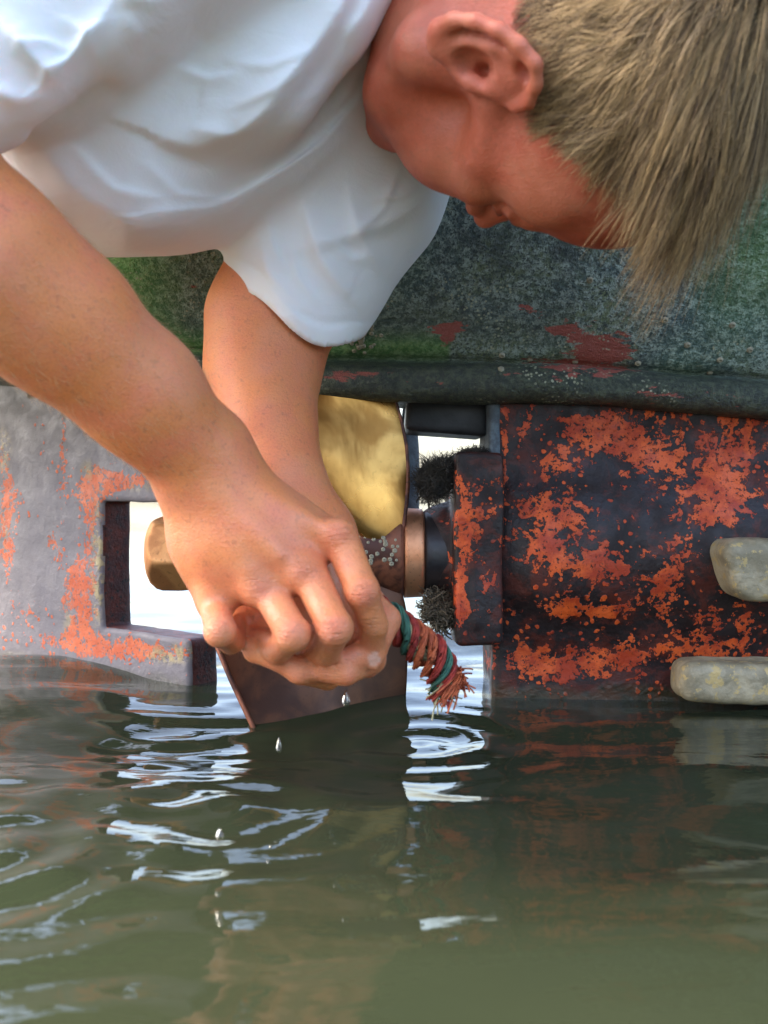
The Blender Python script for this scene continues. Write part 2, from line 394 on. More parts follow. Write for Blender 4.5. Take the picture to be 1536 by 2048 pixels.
# the counter on the left swells towards the rudder
HV[:, 1] -= .03*np.exp(-((HV[:, 0]+.22)/.09)**2)*np.clip((HV[:, 2]-.33)/.06, 0, 1)
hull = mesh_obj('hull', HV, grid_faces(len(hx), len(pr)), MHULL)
hpx, hpy = project(HV)
rel = HV[:, 2]-zc(HV[:, 0]); near = HV[:, 1] < 1.0
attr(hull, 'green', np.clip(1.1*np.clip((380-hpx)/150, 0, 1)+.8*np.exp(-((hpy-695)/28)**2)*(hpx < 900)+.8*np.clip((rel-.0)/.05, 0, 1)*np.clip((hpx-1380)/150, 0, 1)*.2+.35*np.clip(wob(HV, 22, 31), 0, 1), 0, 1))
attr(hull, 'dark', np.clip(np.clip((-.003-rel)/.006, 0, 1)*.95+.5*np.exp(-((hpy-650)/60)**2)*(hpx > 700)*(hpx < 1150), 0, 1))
attr(hull, 'red', blobs(hpx, hpy, [(900, 655, 60, 25, .85), (1180, 665, 85, 32, .9), (1200, 705, 70, 20, .95), (1150, 740, 150, 20, .75), (690, 750, 60, 14, .7), (850, 770, 60, 10, .75), (1350, 790, 160, 20, .55), (740, 600, 60, 20, .5), (1060, 620, 50, 16, .6)]))
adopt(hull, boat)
deck = mesh_obj('deck', [(-1.05, .5, .0), (2.4, .5, 0), (2.4, 1.5, 0), (-1.05, 1.5, 0)], [(0, 1, 2, 3)], MDARK, smooth=False)
for v, xx in zip(deck.data.vertices, (-1.05, 2.4, 2.4, -1.05)): v.co.z = float(zc(np.array(xx)))+.95+(.10 if xx < 0 else 0)-.002
adopt(deck, boat)
for nm, xx, ru in (('transom', hx[0], run[0]), ('bulkhead', hx[-1], run[-1])):
    vs = [(xx, a, float(zc(np.array(xx)))+b+.10*ru) for a, b in pr]
    adopt(mesh_obj(nm, vs, [tuple(range(len(vs)))], MHULL, smooth=False), boat)

# deadwood with stern-tube swelling
F = Field((.08, .87, -.22), (.80, 1.13, .32), .0036)
xs = P(986, 1100, .95)[0]; ax = P(768, 1110, .95)[2]
box_sdf(F, ((xs+1.0)/2, 1.0, .03), ((1.0-xs)/2, .047, .262), .006)
F.cone((xs+.065, .995, ax), (1.0, .995, ax-.02), .072, .060, .05)
F.cone((xs+.02, .985, ax-.062), (1.0, .975, ax-.10), .012, .02, .03)
for a, b in (((1035, 985), (1180, 1040)), ((1180, 1040), (1300, 1130))):
    F.cone(P(*a, .945)+np.array([0, .0055, 0]), P(*b, .94)+np.array([0, .0065, 0]), .005, .0045, .009)
skeg = from_field('deadwood', F, MSKEG, None, .0016, 55)
V = np.array([v.co[:] for v in skeg.data.vertices]); px, py = project(V)
SP_B = [(1220, 872, 85, 42, .62), (1330, 905, 60, 40, .42), (1440, 945, 60, 60, .5), (1120, 925, 45, 25, .42), (1110, 1050, 48, 45, .5), (1190, 1128, 80, 32, .6), (1070, 1010, 40, 25, .35),
        (1128, 1212, 32, 24, .6), (1215, 1225, 44, 18, .75), (1400, 830, 130, 25, .3), (1460, 1010, 90, 50, .38), (1350, 1120, 35, 55, .45), (1090, 1325, 105, 34, .62), (1235, 1322, 55, 30, .6),
        (1420, 1300, 100, 26, .5), (1480, 1225, 80, 40, .3), (1350, 1210, 60, 40, .32), (1080, 1105, 40, 30, .4), (1150, 1000, 40, 30, .3), (1010, 900, 9, 110, .35), (1500, 880, 60, 60, .3)]
attr(skeg, 'wear', blobs(px, py, SP_B, .32)); adopt(skeg, boat)
F = Field((.03, .87, -.02), (.16, 1.12, .27), .0026)
bx0, bx1 = P(909, 1100, .93)[0], P(985, 1100, .95)[0]+.008
zt, zb = P(768, 905, .93)[2], P(768, 1291, .93)[2]
box_sdf(F, ((bx0+bx1)/2, .99, (zt+zb)/2), ((bx1-bx0)/2, .066, (zt-zb)/2), .005)
F.cone((bx0+.006, .99, ax), (bx0+.006, .99, ax), .052, .052, .004)
F.cone((P(948, 1000, .92)[0], .927, zt-.02), (P(952, 1000, .92)[0], .927, zb+.02), .004, .004, .006)
fl = from_field('stern_tube_boss', F, MSKEG, None, .0014, 70)
V = np.array([v.co[:] for v in fl.data.vertices]); px, py = project(V)
attr(fl, 'wear', blobs(px, py, [(925, 1010, 16, 80, .45), (922, 1200, 15, 80, .55), (955, 1000, 14, 110, .2), (935, 1100, 14, 30, .3)], .36)-.4*np.clip((960-py)/30, 0, 1)); adopt(fl, boat)
x0, x1 = P(977, 800, .953)[0], P(1001, 800, .953)[0]
F = Field((x0-.01, .94, .19), (x1+.01, 1.07, .31), .003); box_sdf(F, ((x0+x1)/2, 1.0, .255), ((x1-x0)/2, .049, .042), .003)
adopt(from_field('aperture_post', F, MGREYS, None, .001, 80), boat)
x0, x1 = P(812, 800, 1.0)[0], P(978, 800, .98)[0]
F = Field((x0-.02, .95, .17), (x1+.02, 1.10, .33), .0035)
box_sdf(F, ((x0+x1)/2, 1.02, P(890, 822, .975)[2]), ((x1-x0)/2, .045, P(890, 777, .975)[2]-P(890, 822, .975)[2]), .003, M=Matrix.Rotation(R(4.5), 3, 'Y'))
adopt(from_field('skeg_block', F, MDARK, None, .0006, 80), boat)
# brackets: far side plating seen under the ledge (dark)
# sacrificial anodes
def anode(c0, c1, Yf, dep, rr, seed):
    a = P(c0[0], c0[1], Yf); b = P(c1[0], c1[1], Yf)
    F = Field(np.array([a[0]-.02, Yf-.02, b[2]-.02]), np.array([b[0]+.02, Yf+dep+.02, a[2]+.02]), .0022)
    box_sdf(F, ((a[0]+b[0])/2, Yf+dep/2, (a[2]+b[2])/2), ((b[0]-a[0])/2, dep/2, (a[2]-b[2])/2), rr)
    if seed == 1: box_sdf(F, (a[0]-.006, Yf+dep/2, b[2]-.002), (.02, .05, .03), .002, M=Matrix.Rotation(R(-28), 3, 'Y'), k=.012, op='sub')
    o = from_field('anode', F, MANODE, None, .0022, 60, 2); return adopt(o, boat)
an = anode((1447, 1080), (1760, 1206), .885, .05, .013, 1)
s = mesh_obj('mounting_strap', *[x for x in tubes([[P(1392, 1086, .928), P(1405, 1100, .92), P(1450, 1118, .91)]], np.array([[.009, .010, .009]]), 8)], MREDD, None); s.parent = an
s.matrix_parent_inverse = an.matrix_parent_inverse @ Matrix.Identity(4)
anode((1366, 1330), (1760, 1412), .875, .05, .011, 2)

# rudder, turned about its stock
TH = R(36); rd = np.array([-math.cos(TH), math.sin(TH), 0]); rn = np.array([math.sin(TH), math.cos(TH), 0])
RO = P(378, 1300, .985); RO[2] = 0
def RS(px, py):
    a = (px-768)/FPX/(CP+(1024-py)/FPX*SP); s = (a*RO[1]-RO[0])/(rd[0]-a*rd[1]); return s, P(px, py, RO[1]+rd[1]*s)[2]
s0 = 0; s1 = RS(204, 1130)[0]; ztop = RS(204, 1003)[1]; zlug = RS(290, 1267)[1]; sr = RS(395, 850)[0]
F = Field((-.06, -.03, -.25), (.75, .07, .33), .003)
def rb(sa, sb, za, zb_, op='add', k=0.): box_sdf(F, ((sa+sb)/2, .02, (za+zb_)/2), (abs(sb-sa)/2, .02 if op == 'add' else .05, abs(zb_-za)/2), .004 if op == 'add' else .002, k=k, op=op)
rb(sr, .85, -.4, .306); rb(.26, .85, .2, .36); rb(sr-.1, s1, zlug, ztop, 'sub', .004); rb(sr-.1, .0, -.4, zlug+.001, 'sub', .004); 
rud = from_field('rudder', F, MRUD, None, .0013, 60, 1, fn=lambda V: RO+V[:, :1]*rd+V[:, 1:2]*rn+V[:, 2:3]*np.array([0, 0, 1.]))
V = np.array([v.co[:] for v in rud.data.vertices]); px, py = project(V)
dep = (V-RO)@rn
rw = blobs(px, py, [(158, 1190, 40, 115, .62), (126, 900, 12, 110, .42), (180, 1000, 26, 60, .5), (15, 1010, 26, 60, .5), (10, 1110, 22, 60, .5), (105, 1080, 14, 40, .45), (250, 965, 80, 22, .5), (210, 960, 30, 30, .4),
                    (280, 1300, 110, 24, .6), (150, 1280, 90, 20, .4), (40, 1220, 60, 40, .28), (0, 930, 30, 40, .4)], .18)
attr(rud, 'wear', rw); attr(rud, 'crust', blobs(px, py, [(196, 1130, 16, 130, .95), (175, 940, 22, 30, .5), (5, 900, 20, 50, .7), (345, 1308, 60, 22, .9), (135, 1240, 14, 50, .5), (290, 975, 60, 14, .5), (8, 1060, 14, 50, .5)]))
rud.data.materials.append(MREDD)
cen = np.array([p.center[:] for p in rud.data.polygons]); nor = np.array([p.normal[:] for p in rud.data.polygons]); dd = (cen-RO)@rn
mi = ((np.abs(nor@rn) < .75) & (dd > .004)).astype(np.int32); rud.data.polygons.foreach_set('material_index', mi)
rud.data.normals_split_custom_set if False else None
adopt(rud, boat)
stock = mesh_obj('rudder_stock', *tubes([[RO+rd*(sr+.05)+rn*.02+np.array([0, 0, .29]), RO+rd*(sr+.05)+rn*.02+np.array([0, 0, .5])]], np.array([[.014, .014]]), 14), MREDD); adopt(stock, boat)

# propeller
def lathe(name, prof, Yc, zc_, m, sides=48, noise=0, hexa=False):
    V = []
    for px_, rpx in prof:
        x = P(px_, 1110, Yc)[0]; r = L(rpx, Yc)
        for k in range(sides):
            a = 2*np.pi*k/sides+.2; rr = r
            if hexa: rr = min(r, L(hexa, Yc)*math.cos(np.pi/6)/max(.5, math.cos(((a-.2) % (np.pi/3))-np.pi/6)))
            V.append((x, Yc+rr*math.cos(a), zc_+rr*math.sin(a)))
    V = np.array(V)
    if noise: V[:, 1:] += noise*np.stack([wob(V, 70, 1), wob(V, 70, 2)], -1)
    Fc = [tuple(q) for q in grid_faces(len(prof), sides, True)]+[tuple(range(sides))[::-1], tuple(range((len(prof)-1)*sides, len(prof)*sides))]
    return mesh_obj(name, V, Fc, m)
def densify(pr, n=8):
    o = []
    for a, b in zip(pr[:-1], pr[1:]): o += [(a[0]+(b[0]-a[0])*k/n, a[1]+(b[1]-a[1])*k/n) for k in range(n)]
    return o+[pr[-1]]
prop = empty('propeller', (0, .98, ax)); adopt(prop, boat)
PY = .98
def pa(o): o.parent = prop; o.matrix_parent_inverse = Matrix.Translation(-Vector((0, .98, ax))); return o
bpy.context.view_layer.update()
hub = pa(lathe('hub', densify([(383, 60), (386, 70), (450, 78), (600, 92), (700, 98), (800, 98), (806, 92)]), PY, ax, MHUB, noise=.0012))
pa(lathe('nut', densify([(300, 52), (306, 64), (318, 74), (330, 78), (368, 78), (386, 76)], 4), PY, ax, MNUT, 72, .0006, hexa=78))
pa(lathe('collar', densify([(806, 84), (808, 90), (844, 88), (847, 80)], 4), PY, ax, MCOP))
pa(lathe('shaft', densify([(846, 76), (848, 80), (852, 82), (905, 80), (912, 76)], 4), PY, ax, MBLACK))
def blade(rows, m, camber=.018, tk=.006, n=48, mcol=26, edge=None):
    rows = [(P(*a), P(*b)) for a, b in rows]; K = len(rows)
    A = np.array([r[0] for r in rows]); B = np.array([r[1] for r in rows])
    def cr(Q, t):     # Catmull-Rom
        t = np.clip(t, 0, K-1-1e-6); i = t.astype(int); f = (t-i)[:, None]
        g = lambda j: Q[np.clip(j, 0, K-1)]
        p0, p1, p2, p3 = g(i-1), g(i), g(i+1), g(i+2)
        return .5*((2*p1)+(-p0+p2)*f+(2*p0-5*p1+4*p2-p3)*f*f+(-p0+3*p1-3*p2+p3)*f**3)
    t = np.linspace(0, K-1, n); a, b = cr(A, t), cr(B, t)
    u = (1-np.cos(np.linspace(0, np.pi, mcol)))/2
    base = a[:, None]+(b-a)[:, None]*u[None, :, None]
    base[..., 1] -= camber*np.sin(np.pi*u)[None]*(1+.0*t[:, None])
    du = np.gradient(base, axis=1); dt = np.gradient(base, axis=0); N_ = np.cross(du, dt); N_ /= np.linalg.norm(N_, axis=-1, keepdims=True)+1e-12
    th = tk*(np.sqrt(np.clip(np.sin(np.pi*u), 0, 1))*.8+.2)[None, :, None]
    e = np.minimum(1, np.minimum((t)/1+.6, (K-1-t)*2.5+.12))[:, None, None]
    fr = base+N_*th*e; bk = base-N_*th*e
    loop = np.concatenate([fr, bk[:, ::-1]], 1); m2 = loop.shape[1]
    Fc = [tuple(q) for q in grid_faces(n, m2, True)]+[tuple(range(m2))[::-1], tuple(range((n-1)*m2, n*m2))]
    return pa(mesh_obj('blade', loop.reshape(-1, 3), Fc, m))
blade([((712, 1082, .955), (800, 1104, .962)), ((610, 985, .935), (800, 1090, .945)), ((560, 900, .925), (815, 975, .95)), ((555, 840, .928), (813, 900, .955)), ((560, 805, .932), (801, 836, .958)), ((575, 756, .936), (779, 762, .955))], MBLADE, .010, .0035)
MBLADE2 = m_bronze('tarnished_shaded_bronze', (.085, .03, .011), (.045, .016, .007), .30, .6)  # tarnish plus the lower blade's shade and dark water reflection, put into the colour
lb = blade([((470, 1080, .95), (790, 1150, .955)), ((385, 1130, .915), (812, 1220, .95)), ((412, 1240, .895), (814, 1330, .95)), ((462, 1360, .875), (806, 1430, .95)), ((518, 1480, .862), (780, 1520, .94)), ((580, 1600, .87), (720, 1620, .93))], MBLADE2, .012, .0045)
blade([((800, 1060, 1.0), (836, 1060, 1.03)), ((798, 960, 1.04), (838, 960, 1.06)), ((800, 880, 1.07), (836, 880, 1.09)), ((806, 812, 1.09), (826, 812, 1.1))], MGREYS, 0, .003)
# thick dark rim down the trailing edge of the upper blade
kk = np.array([[779, 764, .955], [801, 836, .958], [813, 900, .955], [815, 975, .950], [800, 1088, .945]]); tt2 = np.linspace(0, 4, 40)
Er = np.stack([P(*[np.interp(v, range(5), kk[:, c]) for c in range(3)]) for v in tt2])
for _ in range(12): Er[1:-1] = (Er[:-2]+2*Er[1:-1]+Er[2:])/4
pa(mesh_obj('blade_rim', *tubes([Er], np.linspace(.0016, .0034, 40)[None], 8), MHUB))
# bright worn edge of the lower blade
t_ = np.linspace(0, 1, 30)[:, None]
E = np.stack([P(a, b, c) for a, b, c in zip(np.interp(t_[:, 0], [0, .28, .64, 1], [386, 412, 462, 518]), np.interp(t_[:, 0], [0, .28, .64, 1], [1130, 1240, 1360, 1480]), np.interp(t_[:, 0], [0, .28, .64, 1], [.909, .889, .869, .856]))])
ed = mesh_obj('worn_edge', *tubes([E], np.full((1, 30), .0022), 8), MHUB); pa(ed)

# weed and barnacles
def tuft(name, c, rad, n, ln, seed, m, th=.0006):
    r = np.random.default_rng(seed); c = np.asarray(c); K = 7; Pth = np.zeros((n, K, 3))
    d = r.normal(size=(n, 3)); d /= np.linalg.norm(d, axis=1, keepdims=True)
    p = c+d*np.array(rad)*(r.random((n, 1))**.4)*(.75+.55*wob(d, 3.2, seed))[:, None]; v = d+r.normal(size=(n, 3))*.6
    for k in range(K):
        Pth[:, k] = p; v = v+r.normal(size=(n, 3))*.7; v /= np.linalg.norm(v, axis=1, keepdims=True); p = p+v*ln/K*(.5+r.random((n, 1)))
    rr = th*np.linspace(1.3, .4, K)[None]*(.5+1.6*r.random((n, 1))**3)
    V, Q = tubes(Pth, rr, 4); return adopt(mesh_obj(name, V, Q, m), boat)
tuft('weed_tuft', P(866, 965, .95), (.017, .018, .020), 2600, .019, 1, MWEED, .00032)
tuft('weed_tuft', P(892, 935, .95), (.016, .018, .010), 1200, .016, 5, MWEED, .0003)
tuft('weed_tuft', P(950, 910, .96), (.020, .03, .005), 1200, .012, 2, MWEED, .0003)
tuft('weed_tuft', P(880, 1222, .95), (.017, .02, .013), 1300, .02, 3, m_simple('brown_weed', (.07, .05, .03), (.12, .09, .05), 90, .7))
F = Field(P(800, 1020, .9), P(1000, 880, 1.0), .002) if False else None
from mathutils.bvhtree import BVHTree
def bvh(o):
    me = o.data; return BVHTree.FromPolygons([v.co[:] for v in me.vertices], [p.vertices[:] for p in me.polygons])
BV = [bvh(hull), bvh(hub), bvh(skeg)]
def hit(px_, py_):
    o = Vector((0, 0, CAM_H)); d = (Vector(P(px_, py_, 1.0))-o).normalized(); best = None
    for b in BV:
        h = b.ray_cast(o, d)
        if h[0] is not None and (best is None or h[3] < best[2]): best = (h[0], h[1] if h[1].dot(d) < 0 else -h[1], h[3])
    return best
def barn_mesh():
    V = []; pf = [(1.0, 0), (.85, .35), (.55, .75), (.38, .8), (.28, .45)]
    for r_, h_ in pf:
        for k in range(12): V.append((r_*math.cos(k*math.pi/6)*(1+.10*(k % 2)), r_*math.sin(k*math.pi/6)*(1+.10*(k % 2)), h_))
    Fc = [tuple(q) for q in grid_faces(5, 12, True)]+[tuple(range(48, 60))]
    return mesh_obj('barnacle', V, Fc, MBARN)
b0 = barn_mesh(); spots = []
for i in range(52):
    spots.append((RNG.normal(725, 26), RNG.normal(672, 15), RNG.uniform(.0014, .0030)))
for x_, y_ in ((1004, 711), (1002, 738), (1060, 719), (1276, 727), (1420, 745), (1375, 690), (1465, 650), (1150, 724), (1330, 640), (1500, 700), (1180, 560), (1440, 720)): spots.append((x_, y_, .0032))
for i in range(32): spots.append((RNG.uniform(715, 800), RNG.uniform(1070, 1130), RNG.uniform(.0014, .0026)))
first = True
for x_, y_, s_ in spots:
    h = hit(x_, y_)
    if not h: continue
    o = b0 if first else b0.copy()
    if not first: COL.objects.link(o)
    first = False
    o.matrix_world = Matrix.Translation(h[0]-h[1]*.0004) @ h[1].to_track_quat('Z', 'Y').to_matrix().to_4x4() @ Matrix.Diagonal((s_, s_, s_*.9, 1))
    o.parent = boat; o.matrix_parent_inverse = Matrix.Translation(-Vector(boat.location))

# ------------------------------------------------------------------ person
HS = 1.07
RT, FW, U = (np.array(v) for v in ((-.4198, -.6978, -.5804), (-.0898, .6683, -.7384), (.9032, -.2579, -.3433)))
HC = P(1071, 66, .623); _p = P(985, 140, .57)
_ra = R(7); _RM = np.array([[math.cos(_ra), 0, math.sin(_ra)], [0, 1, 0], [-math.sin(_ra), 0, math.cos(_ra)]])
RT, FW, U = _RM@RT, _RM@FW, _RM@U; HC = _p+_RM@(HC-_p)+np.array([-.001, .01, .006])
def H(r, f, u): return HC+(RT*r+FW*f+U*u)*HS/1000.
MH = np.stack([RT, FW, U], 1)
F = Field((-.34, .36, .04), (.30, .96, .70), .0021)
def he(r, f, u, a, b, c, k=.012, op='add', rot=None):
    F.ell(H(r, f, u), np.array([a, b, c])*HS/1000., MH if rot is None else MH@np.array(rot), k, op)
def hc(pts, rs, k=.008, op='add'): F.chain([H(*p) for p in pts], [x*HS/1000. for x in rs], k, op)
he(0, -4, 52, 75, 96, 78, .0); he(0, 46, 60, 63, 55, 62, .02)                          # cranium, forehead
hc([(-34, 88, 34), (0, 93, 32), (34, 88, 34)], [7, 8, 7], .014)                          # brow
he(0, 50, -14, 54, 42, 48, .02)                                                           # mid face
for s in (-1, 1):
    he(s*50, 62, 4, 15, 24, 14, .022)                                                     # cheekbone
    hc([(s*62, 6, -8), (s*56, 10, -46), (s*40, 46, -66), (s*12, 78, -80)], [12, 13, 14, 13], .024)
    he(s*38, 66, -28, 22, 26, 30, .02)
    hc([(s*66, 20, 6), (s*62, 50, 8)], [8, 9], .016)
    he(s*58, 46, 44, 14, 30, 24, .02)                                                     # temple
he(0, 38, -50, 50, 44, 34, .02); he(0, 84, -79, 17, 13, 14, .012); he(0, 84, -50, 26, 16, 20, .014)
he(0, 40, -78, 34, 40, 14, .02)                                                           # under the jaw
for s in (-1, 1):
    he(s*33, 99, 20, 14, 12, 11, .008, 'sub')
    he(s*32, 80, 19, 13.5, 12.5, 12.5, .003)                                              # eyeball under the lids
    hc([(s*20, 88, 18), (s*32, 94.5, 15.5), (s*44, 86, 17)], [1.6, 2.0, 1.6], .003)        # lid edge
    hc([(s*19, 89, 25), (s*32, 94, 28), (s*46, 85, 26)], [2.2, 2.6, 2.2], .006)
hc([(0, 94, 26), (0, 103, 10), (0, 116, -3)], [7, 7.5, 8.5], .008)
for s in (-1, 1): he(s*11, 105, -8, 7.5, 9, 7, .006); he(s*7, 112, -13, 3.2, 4, 4, .003, 'sub')
hc([(-21, 86, -40), (-7, 98, -38), (0, 97, -39), (7, 98, -38), (21, 86, -40)], [3, 4.6, 4.6, 4.6, 3], .006)
hc([(-19, 85, -46), (0, 96, -49), (19, 85, -46)], [3, 5.4, 3], .006)
hc([(-22, 88, -43), (0, 102, -43.5), (22, 88, -43)], [1.1, 1.6, 1.1], .003, 'sub')
he(0, 96, -62, 16, 5, 5, .008, 'sub')
# neck into the shoulders
F.cone(H(0, -14, -20), P(985, -260, .69), .056, .062, .03)
F.cone(H(4, 18, -62), P(915, -160, .69), .030, .046, .03)
F.cone(H(30, -2, -40), P(905, -80, .64), .015, .016, .02)
F.cone(P(985, -260, .69), P(560, -170, .72), .07, .11, .05)
# right ear (the one in view) and the other
def ear(s):
    r0 = 70
    def E(pts, rs, k=.003, op='add'): hc([((r0+r)*s, f, u) for r, f, u in pts], rs, k, op)
    E([(4, -6, -24), (7, -8, 2), (7, -5, 20)], [5, 9, 9], .007)
    he(s*(r0+11), -7, 2, 5, 19.5, 30, .004)
    E([(6, 12, 14), (10, 11, 24), (14, 5, 31), (17, -6, 33), (19, -16, 30), (20.5, -22, 20), (21, -25, 8), (20, -25, -6), (18, -21, -19), (14, -13, -27), (9, -3, -28)],
      [3, 3.2, 3.5, 3.8, 4.0, 4.2, 4.3, 4.2, 4.2, 4.8, 4.4], .003)
    he(s*(r0+13), -8, -25, 4.5, 10, 9, .006)
    E([(17, -16, 20), (16, -16, 6), (15, -13, -8), (13, -9, -16)], [3.0, 3.4, 3.2, 3.0], .004)
    E([(15, -8, 24), (16, -14, 16)], [2.6, 3], .004)
    he(s*(r0+15), -2, -3, 8.5, 9.5, 12, .003, 'sub')
    he(s*(r0+16), -10, 26, 5, 5, 5, .003, 'sub')
    E([(19, -21.5, 20), (19, -22, 4), (18, -20, -12)], [2.0, 2.4, 2.0], .002, 'sub')
    E([(13, 0, -2), (2, 2, -1)], [4.5, 3.5], .003, 'sub')
    E([(7, 10, -5), (10, 6, -3)], [4.5, 3.5], .004)
    E([(8, 10, 12), (12, 0, 7)], [2.8, 2.2], .003)
ear(1); ear(-1)
# near arm (his right)
def A(px, py, Y): return P(px, py, Y)
def ch(pts, k=.006, op='add'): F.chain([P(a, b, c) for a, b, c, d in pts], [L(d, c) for a, b, c, d in pts], k, op)
ch([(520, -200, .68, 200), (250, -80, .63, 150), (-260, 250, .54, 145)], .03)
ch([(-260, 250, .54, 150), (-20, 520, .57, 150), (120, 640, .595, 136), (280, 782, .625, 112), (400, 905, .65, 90)], .02)
ch([(-60, 560, .56, 125), (180, 712, .60, 84), (350, 895, .635, 62)], .02)
ch([(415, 900, .665, 80), (440, 980, .665, 84)], .02)
# back of the hand
ch([(400, 940, .66, 62), (560, 1060, .662, 66), (672, 1078, .66, 36)], .022)
ch([(420, 950, .655, 74), (520, 1080, .655, 74), (602, 1146, .648, 44)], .02)
ch([(400, 960, .655, 62), (450, 1090, .655, 62), (520, 1172, .65, 42)], .02)
ch([(388, 960, .665, 44), (400, 1080, .665, 46), (428, 1200, .66, 38)], .02)
ch([(385, 900, .64, 18), (378, 950, .64, 20)], .02)                                      # wrist bone
for s_ in (((430, 980, .632, 5), (560, 1110, .626, 6)), ((450, 960, .64, 5), (655, 1062, .642, 6)), ((415, 985, .635, 5), (500, 1140, .63, 6)), ((395, 1000, .642, 4), (420, 1170, .645, 5))): ch(s_, .014)
# knuckles and curled fingers
for q in ((680, 1070, .645, 32), (604, 1144, .635, 34), (521, 1178, .638, 31), (430, 1206, .648, 30)): ch([q, q[:3]+(q[3],)], .010)
fing = [[(682, 1078, .650, 36), (724, 1182, .632, 33), (748, 1250, .645, 28), (742, 1318, .668, 25)],
        [(618, 1146, .642, 37), (670, 1256, .614, 34), (652, 1300, .645, 30), (612, 1290, .672, 27)],
        [(538, 1184, .645, 35), (586, 1268, .612, 33), (556, 1300, .642, 28), (520, 1280, .67, 25)],
        [(430, 1210, .655, 32), (440, 1262, .622, 30), (462, 1282, .65, 26), (470, 1250, .678, 22)]]
for fg in fing:
    fg = [q[:3]+(q[3]*1.02,) for q in fg]; ch(fg[:2], .0028); ch(fg[1:], .0022); ch([fg[1], fg[1][:3]+(fg[1][3]*1.04,)], .004)
ch([(560, 1040, .70, 52), (650, 1170, .705, 42), (706, 1252, .70, 34), (735, 1330, .69, 27)], .006)     # thumb behind the index finger
# nail on the index tip is modelled as a small flat lens
F.ell(P(748, 1322, .6555), (.0055, .0022, .0075), None, .0008)
# far arm (his left) and hand
ch([(900, -120, .76, 190), (760, 250, .80, 150), (590, 560, .80, 128)], .03)
ch([(590, 560, .80, 120), (538, 640, .795, 116), (526, 740, .78, 106), (536, 860, .755, 88), (566, 960, .735, 74)], .02)
ch([(566, 960, .735, 72), (620, 1080, .72, 84), (640, 1200, .715, 88)], .02)
ch([(560, 1220, .715, 60), (720, 1230, .715, 60)], .02); ch([(480, 1215, .705, 48), (600, 1250, .70, 60)], .015)
g2 = [[(700, 1180, .70, 38), (770, 1240, .685, 32), (745, 1300, .66, 29), (690, 1322, .655, 25)],
      [(735, 1260, .70, 36), (742, 1318, .675, 30), (690, 1345, .655, 27), (640, 1340, .655, 24)],
      [(660, 1300, .71, 36), (655, 1352, .68, 28), (600, 1342, .655, 27), (555, 1318, .655, 23)],
      [(560, 1270, .715, 36), (498, 1270, .69, 30), (512, 1300, .66, 26), (560, 1322, .652, 22)]]
for fg in g2: ch(fg[:2], .006); ch(fg[1:], .0022)
print('field', F.F.shape)
V, Q = F.net(); V = laplace(V, Q, 2, .5)
person = empty('person', tuple(P(500, -300, .72)))
tag(person, 'man in a white shirt bending head-down over the water, both hands clenched at the propeller', 'person')
body = mesh_obj('body', V, Q, MSKIN)
px, py = project(V)
loc = (V-HC)@MH*1000/HS
tone = np.tile(np.array([.68, .225, .070]), (len(V), 1))
hd = (py < 520) & (px > 690) & (V[:, 1] < .80) & (V[:, 1] > .5)
face = np.array([.38, .072, .028]); tone[hd] = face
def tint(mask, col): 
    global tone
    m_ = np.clip(mask, 0, 1)[:, None]; tone = tone*(1-m_)+np.array(col)*m_
g3 = lambda c, r: np.exp(-(((loc-np.array(c))/r)**2).sum(1))
tint(hd*(g3((70, -6, 0), 30)*.55), (.56, .22, .16)); tint(hd*g3((0, 114, 0), 16)*.8, (.62, .09, .045)); tint(hd*g3((50, 60, -5), 26)*.35, (.60, .22, .11))
tint(hd*g3((0, 98, -44), 14)*.9, (.42, .10, .09)); tint(hd*g3((32, 95, 19), 9)*.75, (.10, .035, .025))
tint(hd*(g3((50, 30, -30), 34)*.2), (.50, .15, .07))
tint(hd*g3((33, 92, 37), 9)*.5*(np.abs(loc[:, 0]) > 12), (.30, .17, .07))
hand = np.exp(-((px-560)/260)**2-((py-1180)/230)**2); tint(hand*.6, (.70, .255, .115))
for q in ((680, 1068), (604, 1142), (521, 1178), (440, 1235), (730, 1190), (660, 1262), (572, 1262), (742, 1325)): tint(np.exp(-((px-q[0])/26)**2-((py-q[1])/26)**2)*.4, (.62, .17, .12))
kn = np.zeros(len(V))
for q in ((680, 1068, 30), (604, 1142, 30), (521, 1178, 28), (730, 1190, 30), (660, 1262, 32), (572, 1262, 30), (436, 1255, 28), (745, 1255, 24), (640, 1330, 50)): kn = np.maximum(kn, np.exp(-((px-q[0])**2+(py-q[1])**2)/q[2]**2))
attr(body, 'knuckle', kn); attr(body, 'wet', np.clip(hand*1.3, 0, 1))
tint(((((px-748)/12)**2+((py-1318)/16)**2) < 1)*.85*(V[:, 1] < .67), (.78, .46, .36))
cattr(body, 'tone', np.concatenate([tone, np.ones((len(V), 1))], 1)); 
def pp_(o): o.parent = person; o.matrix_parent_inverse = Matrix.Translation(-Vector(person.location)); return o
pp_(body)
HB = BVHTree.FromPolygons(V.tolist(), Q.tolist()) 
print('body', len(V))

